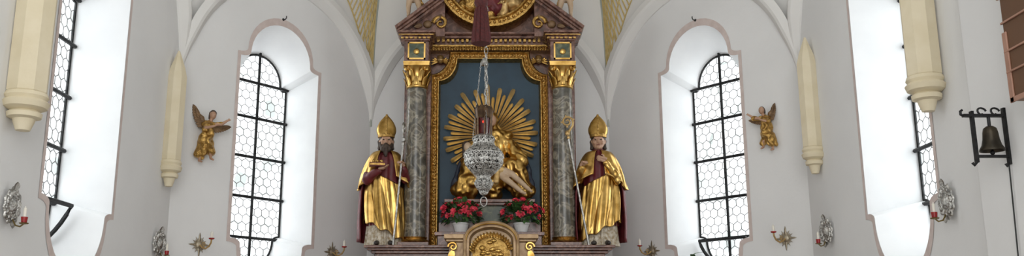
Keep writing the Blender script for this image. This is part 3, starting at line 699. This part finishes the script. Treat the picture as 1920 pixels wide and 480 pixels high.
for k in range(12):
    c = V((xt + random.uniform(-.1, .1), 9.19, zd + dh * random.uniform(-.3, .7))); mb.sph(c, (.03, .015, .02), 8, 6)
mb.build('leaf_garland', 'gold', dr)
for s in (-1, 1):
    mb = MB(); w0 = xt + s * aw; w1 = xt + s * 84 / S
    mb.box(min(w0, w1 - s * .05), max(w0, w1 - s * .05), 9.3, 9.55, 1.85, zt(452))
    mb.box(min(w0, w1 - s * .02), max(w0, w1 - s * .02), 9.26, 9.57, zt(452), zt(447)); mb.box(min(w0, w1), max(w0, w1), 9.22, 9.57, zt(447), zt(438))
    mb.build('side_wing', 'tan', TB, smooth=False, bev=.006)
    mb = MB(); c = V((xt + s * 68 / S, 9.24, zt(462)))
    mb.tube([c + V((s * (.05 - .003 * k) * cos(k * .6), -.005, (.05 - .003 * k) * sin(k * .6))) for k in range(15)], .012, 6)
    mb.leaf(c + V((0, 0, -.04)), (s * .3, 0, -1), (0, -1, 0), .12, .07, .2); mb.build('volute', 'gold', TB)
# ------------------------------------------------------------------ azaleas
def azalea(px, label, sd):
    rnd = random.Random(sd); p = P(px, 434, 9.83); p.z = ZPOT
    r = empty('potted_azalea', p, label, 'potted plant', 'red azaleas on the altar', local=True)
    mb = MB(); mb.lathe([(.06, 0), (.064, .005), (.085, .085), (.092, .088), (.092, .105), (.084, .107), (.08, .09), (.001, .09)], 28); mb.build('pot', 'pot', r)
    mb = MB()
    for k in range(380):
        a = rnd.uniform(0, 2 * pi); e = rnd.uniform(-.3, 1.3); d = V((cos(a) * cos(e), sin(a) * cos(e), sin(e)))
        c = V((d.x * .20, d.y * .14, .18 + d.z * .135)) * rnd.uniform(.8, 1.1); mb.leaf(c, d + V((rnd.uniform(-.6, .6), rnd.uniform(-.6, .6), rnd.uniform(-.5, .3))), V((0, 0, 1)), .065, .032, -.2, 4)
    for k in range(14):
        a = 2 * pi * k / 14; mb.tube([(0, 0, .08), (.07 * cos(a), .06 * sin(a), .15), (.15 * cos(a), .11 * sin(a), .2)], .004, 5)
    mb.build('foliage', 'leaf', r)
    for k in range(52):
        a = rnd.uniform(0, 2 * pi) if k > 16 else rnd.uniform(pi, 2 * pi); e = rnd.uniform(-.25, 1.4); d = V((cos(a) * cos(e), sin(a) * cos(e), sin(e)))
        c = V((d.x * .22, d.y * .15, .2 + d.z * .145)) * rnd.uniform(.85, 1.1); up = (d + V((0, -.3, .2))).normalized(); t1 = up.orthogonal().normalized(); t2 = up.cross(t1)
        mb = MB()
        for lay, (n, L, op) in enumerate(((6, .036, .5), (5, .026, 1.2))):
            for j in range(n):
                b = 2 * pi * (j + .5 * lay) / n; mb.leaf(c, (t1 * cos(b) + t2 * sin(b)) + up * op, up, L, .03, -.3, 4, 'leaf', .15)
        mb.build('flower', 'petal', r)
azalea(864, 'pink-red azalea in a white pot left of the tabernacle', 3); azalea(978, 'pink-red azalea in a white pot right of the tabernacle', 11)
# ------------------------------------------------------------------ sanctuary lamp
LY = 8.0
lb = P(907, 388, LY); LX = lb.x
SL = empty('sanctuary_lamp', lb, 'pierced silver hanging lamp with a red glass light on a long chain', 'lamp')
lz = lambda y: P(907, y, LY).z
T = M.Translation((LX, LY, 0))
px2 = 1 / (F / (LY * cos(TH) + 1.2 * sin(TH)))
key = [(3, 366), (6, 364), (9, 358), (14, 352), (17, 345), (15, 338), (12, 334), (14, 330), (20, 325), (27, 318), (33, 311), (36, 304), (35, 298), (37, 290), (33, 283), (25, 277), (20, 271), (19, 265), (21, 260), (18, 256), (14, 253)]
fine = []
for (w0, y0), (w1, y1) in zip(key, key[1:]):
    for k in range(5): fine.append((w0 + (w1 - w0) * k / 5, y0 + (y1 - y0) * k / 5))
fine.append(key[-1])
fo = lambda a, z: .04 * sin(8 * a)
def pierce(i, j):
    y = fine[i][1]; a = 2 * pi * (j + .5) / 192
    if y > 361 or y < 258 or 332 < y < 337 or 300 < y < 302 or 288 < y < 291 or 268 < y < 271: return True
    u = sin(12 * a) * sin(y * .42) + .55 * cos(24 * a + y * .3) * sin(y * .85 + 1)
    return abs(u) > .25
mb = MB(); mb.lathe([(w * px2, lz(y)) for w, y in fine], 192, T, fo, pierce, caps=False); body = mb.build('lamp_body', 'filigree', SL, ang=70, solid=.004)
mb = MB(); mb.lathe([(w * px2 * .9, lz(y)) for w, y in key], 40, T); mb.build('shade_liner', 'dark', body)  # added dark liner stands in for the shade inside the pierced body
for k in range(8):
    a = 2 * pi * k / 8; d = V((cos(a), sin(a), 0)); c = V((LX, LY, lz(297))) + d * 34 * px2
    mb = MB(); mb.tube([c + d * (.02 - .0014 * j) * cos(j * .6) + V((0, 0, (.02 - .0014 * j) * sin(j * .6))) for j in range(12)], .005, 6); mb.build('scroll', 'silver', body)
    for c_, dd, L_, w_, bn in ((V((LX, LY, lz(326))) + d * 18 * px2, V((0, 0, 1)) + d * .8, .10, .03, .05), (V((LX, LY, lz(288))) + d * 33 * px2, V((0, 0, 1)) - d * .9, .075, .03, .25), (V((LX, LY, lz(352))) + d * 13 * px2, V((0, 0, 1)) + d * .2, .06, .02, .3)):
        mb = MB(); mb.leaf(c_, dd, d, L_, w_, bn, 5, 'leaf', .3); mb.build('acanthus_leaf', 'silver', body, solid=.003)
mb = MB(); mb.torus(8 * px2, .006, M.Translation((LX, LY, lz(378))) @ M.Rotation(pi / 2, 4, 'X'), 24, 8, .75, 1.1); mb.build('hanging_ring', 'silver', SL)
mb = MB(); mb.lathe([(10 * px2, lz(254)), (12 * px2, lz(250)), (13 * px2, lz(222)), (14 * px2, lz(220)), (12.5 * px2, lz(222)), (11 * px2, lz(248))], 24, T); gl = mb.build('glass_cup', 'darkglass', SL)
mb = MB(); mb.sph((LX - .005, LY - 13.2 * px2, lz(231)), (.009, .008, .011)); mb.build('flame', 'flame', gl)
mb = MB(); mb.lathe([(15 * px2, lz(223)), (16.5 * px2, lz(219)), (17 * px2, lz(212)), (18 * px2, lz(208)), (16 * px2, lz(202)), (10 * px2, lz(199)), (2 * px2, lz(198))], 30, T, lambda a, z: .05 * sin(10 * a))
for k in range(10):
    a = 2 * pi * k / 10; d = V((cos(a), sin(a), 0)); mb.leaf(V((LX, LY, lz(206))) + d * 16 * px2, V((0, 0, 1)), d, .035, .03, .2)
for k in range(7):
    a = 2 * pi * (k + .25) / 7 + .1; d = V((cos(a), sin(a), 0)); mb.tube([V((LX, LY, lz(256))) + d * 15 * px2, V((LX, LY, lz(220))) + d * 15.5 * px2], .008, 6)
mb.build('cup_holder', 'cap', SL)
def chain(mb, a, b, L, r, wd):
    a = V(a); b = V(b); d = (b - a); n = max(1, int(d.length / (L * .78))); d.normalize(); qt = d.to_track_quat('Z', 'Y').to_matrix().to_4x4()
    for k in range(n + 1):
        c = a + (b - a) * (k / n); mx = M.Translation(c) @ qt @ M.Rotation(pi / 2 * (k % 2) + .4, 4, 'Z') @ M.Rotation(pi / 2, 4, 'X')
        mb.torus(L * .5 - r, r, mx, 14, 6, wd, 1.0)
ztop = ZB - .02
for k in range(3):
    mb = MB()
    a = 2 * pi * k / 3 + 2.9; d = V((cos(a), sin(a), 0)); chain(mb, V((LX, LY, lz(262))) + d * 22 * px2, V((LX, LY, lz(118))) + d * 6 * px2, .026, .0022, .5); mb.build('thin_chain', 'silver', SL)
mb = MB(); mb.lathe([(.002, lz(108)), (3 * px2, lz(110)), (6 * px2, lz(116)), (7 * px2, lz(121)), (5 * px2, lz(123)), (.002, lz(122))], 20, T); mb.build('chain_canopy', 'silver', SL)
mb = MB(); chain(mb, (LX + .02, LY, lz(200)), (LX + .02, LY, ztop), .085, .0052, .45); mb.build('main_chain', 'silver', SL)
# ------------------------------------------------------------------ tassel
TYY = 7.7; tb = P(902, 82, TYY)
TS = empty('tassel', tb, 'dark red tassel hanging in front of the round relief', 'tassel')
tz = lambda y: P(902, y, TYY).z; T = M.Translation((tb.x, TYY, 0)); p3 = 1 / (F / (TYY * cos(TH) + 3 * sin(TH)))
mb = MB(); mb.lathe([(w * p3, tz(y)) for w, y in ((1, 82), (17, 82), (18, 74), (15, 50), (13, 30), (11.5, 18), (7, 12))], 72, T, lambda a, z: .05 * sin(24 * a) + .03 * sin(36 * a + 1)); mb.build('fringe', 'tassel', TS, ang=80)
mb = MB(); mb.lathe([(w * p3, tz(y)) for w, y in ((8, 15), (12, 10), (13, 4), (11, -2), (6, -7), (8, -11), (9, -17), (5, -23), (2, -26))], 32, T); mb.build('knob', 'tassel', TS)
mb = MB(); mb.tube([(tb.x, TYY, tz(-20)), (tb.x, TYY, ztop)], .008, 8); mb.build('cord', 'tassel', TS)
# ------------------------------------------------------------------ wall angels
def angel(p, rz, m, label, robe, ws, wr, sc=1.):
    r = empty('wall_angel', p, label, 'angel figure', 'carved angels on the apse walls', rz=rz, local=True); r.scale = (sc, sc, sc)
    k = lambda x, y, z: V((m * x, y - .03, z))
    blob('robe', robe, r, [('c', k(.0, -.06, .1), k(-.01, -.06, .0), .05, .055), ('c', k(-.01, -.06, .0), k(-.02, -.06, -.12), .06, .075), ('c', k(-.02, -.06, -.12), k(-.05, -.06, -.23), .07, .05), ('c', k(-.02, -.06, -.1), k(.04, -.05, -.2), .05, .04), ('c', k(-.04, -.05, -.1), k(-.1, -.04, -.24), .045, .02), ('c', k(.04, -.07, .1), k(.12, -.1, .1), .035, .028), ('c', k(-.04, -.07, .1), k(-.06, -.13, .03), .035, .03)], .009, 2, .03)
    hc = k(.03, -.08, .19)
    blob('body', 'flesh', r, [('s', hc, (.036, .04, .046)), ('c', hc, k(.01, -.06, .11), .018, .022), ('c', k(.01, -.06, .09), k(.12, -.1, .1), .022, .018), ('c', k(.0, -.06, .1), k(-.06, -.13, .03), .022, .018), ('c', k(0, -.06, .1), k(-.02, -.06, -.12), .03, .03), ('c', k(-.02, -.06, -.12), k(-.06, -.06, -.24), .025, .02), ('c', k(-.02, -.06, -.1), k(.04, -.06, -.2), .025, .02),
        ('s', hc + V((m * .012, -.04, 0)), (.007, .009, .009)), ('c', k(.12, -.1, .1), k(.17, -.13, .14), .018, .013), ('c', k(.17, -.13, .14), k(.2, -.14, .15), .012, .007), ('c', k(.175, -.13, .14), k(.185, -.14, .165), .008, .005), ('c', k(-.06, -.13, .03), k(.03, -.17, .06), .018, .012), ('c', k(.03, -.17, .06), k(.055, -.175, .07), .011, .006),
        ('c', k(-.06, -.06, -.24), k(-.075, -.06, -.3), .02, .014), ('c', k(-.075, -.06, -.3), k(-.06, -.1, -.315), .014, .01), ('c', k(.04, -.06, -.2), k(.05, -.04, -.26), .02, .014), ('c', k(.05, -.04, -.26), k(.065, -.08, -.28), .014, .01)], .006, 1)
    blob('hair', 'hair', r, [('s', hc + V((0, .014, .014)), (.042, .04, .042)), ('c', hc + V((m * -.03, .01, 0)), hc + V((m * -.035, .01, -.04)), .016, .012)], .007, 1, .01)
    for sg, L0, a0 in ((-1, ws, wr), (1, ws * .9, -.45)):
        mb = MB(); root = k(sg * .03, -.02, .08)
        tip = root + V((m * sg * cos(a0 + .55) * .17 * L0, .0, sin(a0 + .55) * .17 * L0))
        for j in range(9):
            t = j / 8; a = a0 + .55 - 1.25 * t
            b0 = root.lerp(tip, 1 - t)
            mb.leaf(b0 + V((0, -.004 * j, 0)), V((m * sg * cos(a), -.05, sin(a))), V((0, -1, 0)), (.14 - .03 * t) * L0, .062 * L0, -.12, 7, 'feather', .1)
        for j in range(6):
            t = j / 5; a = a0 + .5 - 1.0 * t
            mb.leaf(root.lerp(tip, 1 - t) + V((0, -.02, 0)), V((m * sg * cos(a), -.05, sin(a))), V((0, -1, 0)), .08 * L0, .05 * L0, -.12, 6, 'feather', .1)
        mb.tube([root + V((0, .005, -.02)), root.lerp(tip, .5) + V((0, -.01, .02)), tip], [.022, .024, .012], 8); mb.build('wing', 'woodfig', r, solid=.006)
nl = -NL; nr_ = -NR
AL = hit(385, 252, V((-W, YC1, 0)), NL); AR = hit(1440, 238, V((W, YC1, 0)), NR)
angL = atan2(nl.x, -nl.y); angR = atan2(nr_.x, -nr_.y)
angel(AL, angL * .7, 1, 'carved gilt angel reaching out, on the wall left of the altar', 'golddeep', .82, .45)
angel(AR, angR * .7, -1, 'carved gilt angel on the wall right of the altar', 'golddeep', .7, .6, .86)
# ------------------------------------------------------------------ sconces
def sconceA(p, rz, label):
    r = empty('silver_sconce', p, label, 'wall sconce', 'silver plate sconces', rz=rz, local=True); r.scale = (.9, .9, .9)
    mx = M.Rotation(pi / 2, 4, 'X') @ M.Diagonal((.92, 1.4, .7, 1))
    mb = MB(); mb.lathe([(.092, .002), (.098, .008), (.088, .022), (.075, .018), (.068, .028), (.05, .03), (.044, .024), (.03, .036), (.002, .042)], 56, mx, lambda a, z: .07 * sin(12 * a) * (1 if z < .03 else .3))
    for k in range(12):
        a = 2 * pi * k / 12; mb.sph((.064 * cos(a), -.018, .098 * sin(a)), (.012, .007, .016), 8, 5)
    mb.leaf((0, -.012, .12), (0, -.1, 1), (0, -1, 0), .06, .06, .2, 5, 'leaf', .2); mb.leaf((0, -.012, -.12), (0, -.1, -1), (0, -1, 0), .05, .05, .2, 5, 'leaf', .2)
    mb.build('plate', 'silver', r)
    mb = MB(); mb.tube([(0, .05, -.06), (0, -.02, -.1), (0, -.05, -.145), (0, -.09, -.155), (0, -.12, -.135)], .006, 8); mb.lathe([(.005, -.14), (.03, -.136), (.034, -.128), (.02, -.128), (.002, -.13)], 20, M.Translation((0, -.12, 0))); mb.build('arm', 'bronze', r)
    mb = MB(); mb.lathe([(.012, -.13), (.02, -.125), (.024, -.085), (.021, -.085), (.016, -.12)], 20, M.Translation((0, -.12, 0))); mb.build('red_cup', 'redglass', r)
    mb = MB(); mb.lathe([(.011, -.12), (.011, -.02), (.004, -.016), (.002, -.004)], 16, M.Translation((0, -.12, 0))); mb.build('candle', 'wax', r)
    return r
def side(px, py, s, off=0.): return hit(px, py, V((s * (W - off), 0, 0)), V((1, 0, 0)))
s1 = sconceA(side(22, 386, -1, .035), pi / 2 - .22, 'oval silver sconce at the far left beside the leftmost window')
dup(s1, side(299, 456, -1, .05), pi / 2 - .5, 'oval silver sconce under the left inner corbel')
dup(s1, side(1775, 378, 1, .035), -pi / 2 + .2, 'oval silver sconce right of the rightmost window, below the bell')
dup(s1, side(1549, 434, 1, .05), -pi / 2 + .45, 'oval silver sconce under the right inner corbel')
def sconceB(p, rz, label):
    r = empty('cross_sconce', p, label, 'wall sconce', 'rayed cross sconces', rz=rz, local=True)
    mb = MB(); mb.lathe([(.035, .0), (.035, .012), (.02, .02), (.002, .024)], 24, M.Rotation(pi / 2, 4, 'X'))
    for k in range(24):
        a = 2 * pi * k / 24; L = .125 if k % 6 == 0 else (.09 if k % 2 == 0 else .07); d = V((cos(a), 0, sin(a)))
        mb.leaf(d * .02 + V((0, -.006, 0)), d, V((0, -1, 0)), L - .02, .026 if k % 6 == 0 else .012, 0, 4, 'feather' if k % 6 == 0 else 'leaf', .1)
    mb.build('rayed_cross', 'dullgold', r, solid=.004)
    mb = MB(); mb.tube([(0, -.015, 0), (0, -.06, -.03), (0, -.12, -.045), (0, -.18, -.025), (0, -.21, .01), (0, -.215, .04)], .0085, 8)
    mb.tube([V((0, -.09 + (.03 - .0022 * j) * cos(j * .6), -.005 + (.03 - .0022 * j) * sin(j * .6))) for j in range(12)], .005, 6); mb.tube([(0, -.09, -.005), (0, -.09, -.04)], .005, 6)
    mb.build('arm', 'goldpale', r)
    mb = MB(); mb.lathe([(.006, .038), (.026, .044), (.03, .056), (.024, .056), (.005, .05)], 20, M.Translation((0, -.215, 0))); mb.build('red_dish', 'redglass', r)
    mb = MB(); mb.lathe([(.014, .052), (.014, .115), (.005, .12), (.002, .135)], 16, M.Translation((0, -.215, 0))); mb.build('candle', 'wax', r)
    return r
oL = lambda px, py: hit(px, py, V((-W, YC1, 0)), NL); oR = lambda px, py: hit(px, py, V((W, YC1, 0)), NR)
k1 = sconceB(oL(373, 459), angL, 'rayed cross with candle left of the left inner window')
dup(k1, oL(622, 473), angL, 'rayed cross with candle between the left inner window and the altar')
dup(k1, oR(1474, 447), angR, 'rayed cross with candle right of the right inner window')
dup(k1, oR(1223, 471), angR, 'rayed cross with candle between the altar and the right inner window')
def hook(p, rz, label):
    r = empty('wall_hook', p, label, 'hook', rz=rz, local=True)
    mb = MB(); mb.lathe([(.016, 0), (.016, .006), (.004, .012)], 14, M.Rotation(pi / 2, 4, 'X')); mb.build('plate', 'iron', r)
    mb = MB(); mb.tube([(0, -.005, 0), (0, -.04, -.005), (0, -.06, .01), (0, -.058, .032)], .006, 6); mb.build('prong', 'iron', r)
    return r
h1 = hook(oL(531, 37), angL, 'tiny iron hook above the left inner window'); dup(h1, oR(1304, 38), angR, 'tiny iron hook above the right inner window')
# ------------------------------------------------------------------ bell
bp = hit(1889, 255, V((3.06, 0, 0)), V((1, 0, 0)))
BL = empty('wall_bell', bp, 'small dark bell in a black wrought iron bracket at the far right', 'bell', rz=-pi / 2, local=True)
mb = MB(); mb.box(-.015, .015, -.014, .0, -.17, .17); mb.box(-.015, .015, -.205, -.19, -.16, .15); mb.box(-.014, .014, -.25, 0, .115, .132); mb.box(-.014, .014, -.2, 0, -.13, -.115)
mb.tube([(0, -.25, .123), (0, -.262, .13), (0, -.262, .15), (0, -.25, .158)], .008, 6)
for y in (-.06, -.14):
    mb.tube([(0, y + .03 * cos(a) * (1 - a / 9), .15 + .02 * sin(a)) for a in [k * .5 for k in range(12)]], .006, 6)
mb.tube([(0, -.007, -.16), (0, -.025, -.18), (0, -.03, -.165)], .009, 6); mb.tube([(0, -.198, -.155), (0, -.215, -.175), (0, -.225, -.16)], .009, 6); mb.tube([(0, -.1, .12), (0, -.1, .05)], .01, 8)
mb.build('bracket', 'iron', BL, smooth=False)
mb = MB(); mb.lathe([(.002, .06), (.02, .058), (.036, .045), (.042, .02), (.046, -.02), (.054, -.055), (.07, -.082), (.07, -.09), (.05, -.07), (.002, .03)], 32, M.Translation((0, -.1, 0))); bb = mb.build('bell', 'bellmetal', BL)
mb = MB(); mb.tube([(0, -.1, .02), (0, -.1, -.09)], .005, 6); mb.sph((0, -.1, -.1), .014); mb.build('clapper', 'iron', bb)
mb = MB(); mb.tube([(0, -.012, -.17), (-.01, -.012, -.4), (-.03, -.012, -.8), (-.04, -.012, -1.6)], .004, 6); mb.build('pull_cord', 'iron', BL)
# ------------------------------------------------------------------ wooden fixture at right edge
wp = hit(1898, 190, V((2.93, 0, 0)), V((1, 0, 0)))
WD = empty('wooden_canopy', wp, 'brown wooden panel of wide boards at the upper right edge', 'wooden panel')
mb = MB(); mb.box(2.93, 3.06, 3.95, wp.y, wp.z, wp.z + 2.2); mb.build('side_board', 'wood', WD, smooth=False, bev=.006)
mb = MB(); mb.box(2.92, 2.93, wp.y - .035, wp.y + .005, wp.z - .01, wp.z + .40); mb.box(2.92, 2.93, 3.95, wp.y, wp.z - .01, wp.z + .02); mb.build('edge_strip', 'woodpink', WD, smooth=False, bev=.003)
mb = MB()
for k, dz in enumerate((.16, .28, .45, .62)):
    mb.box(2.918, 2.93, 3.95, wp.y + .004, wp.z + dz, wp.z + dz + .012)
mb.box(2.915, 2.93, 3.95, wp.y + .01, wp.z + .6, wp.z + .68)
mb.build('moulding', 'woodpink', WD, smooth=False, bev=.003)
# ------------------------------------------------------------------ plant behind, lower right
pp0 = P(1300, 478, 9.0)
PL = empty('leafy_plant', V((pp0.x, pp0.y, 0)), 'green plant whose top leaves show below the right inner window', 'plant')
mb = MB(); mb.lathe([(.13, 0), (.18, .3), (.19, .32), (.16, .32), (.15, .28), (.002, .28)], 24, M.Translation((pp0.x, pp0.y, 0))); mb.build('pot', 'pot', PL)
mb = MB(); mb.tube([(pp0.x, pp0.y, .27), (pp0.x + .03, pp0.y, 1.2), (pp0.x, pp0.y, pp0.z)], .012, 8); mb.build('stem', 'leaf', PL)
mb = MB()
for k in range(30):
    a = k * 2.4; z = pp0.z - .9 * (1 - k / 29) + .0; mb.leaf((pp0.x, pp0.y, z), (cos(a), sin(a), .5), (0, 0, 1), .13, .05, -.25, 6, 'leaf', .1)
mb.build('leaves', 'leaf', PL)
# ------------------------------------------------------------------ light, world, camera
w = bpy.data.worlds.new('World'); scene.world = w; w.use_nodes = True
w.node_tree.nodes['Background'].inputs[0].default_value = (.95, .98, 1, 1); w.node_tree.nodes['Background'].inputs[1].default_value = 2.1
L = bpy.data.lights.new('nave_daylight', 'AREA'); L.shape = 'RECTANGLE'; L.size = 5.5; L.size_y = 4; L.energy = 165; L.color = (1, .975, .94)
o = bpy.data.objects.new('nave_daylight', L); COL.objects.link(o); o.location = (0, -3.4, 5); o.rotation_euler = (V((0, 10, 3.5)) - o.location).to_track_quat('-Z', 'Y').to_euler()
ZOOM, ZX, ZY = 1.0, 960, 240
cd = bpy.data.cameras.new('Camera'); cam = bpy.data.objects.new('Camera', cd); COL.objects.link(cam)
cam.location = CAM; cam.rotation_euler = (pi / 2 + TH, 0, 0); cd.sensor_width = 36; cd.lens = F / 1920 * 36 * ZOOM
cd.shift_x = ZOOM * (ZX - CXP) / 1920; cd.shift_y = ZOOM * (240 - ZY) / 1920; cd.clip_start = .05
scene.camera = cam
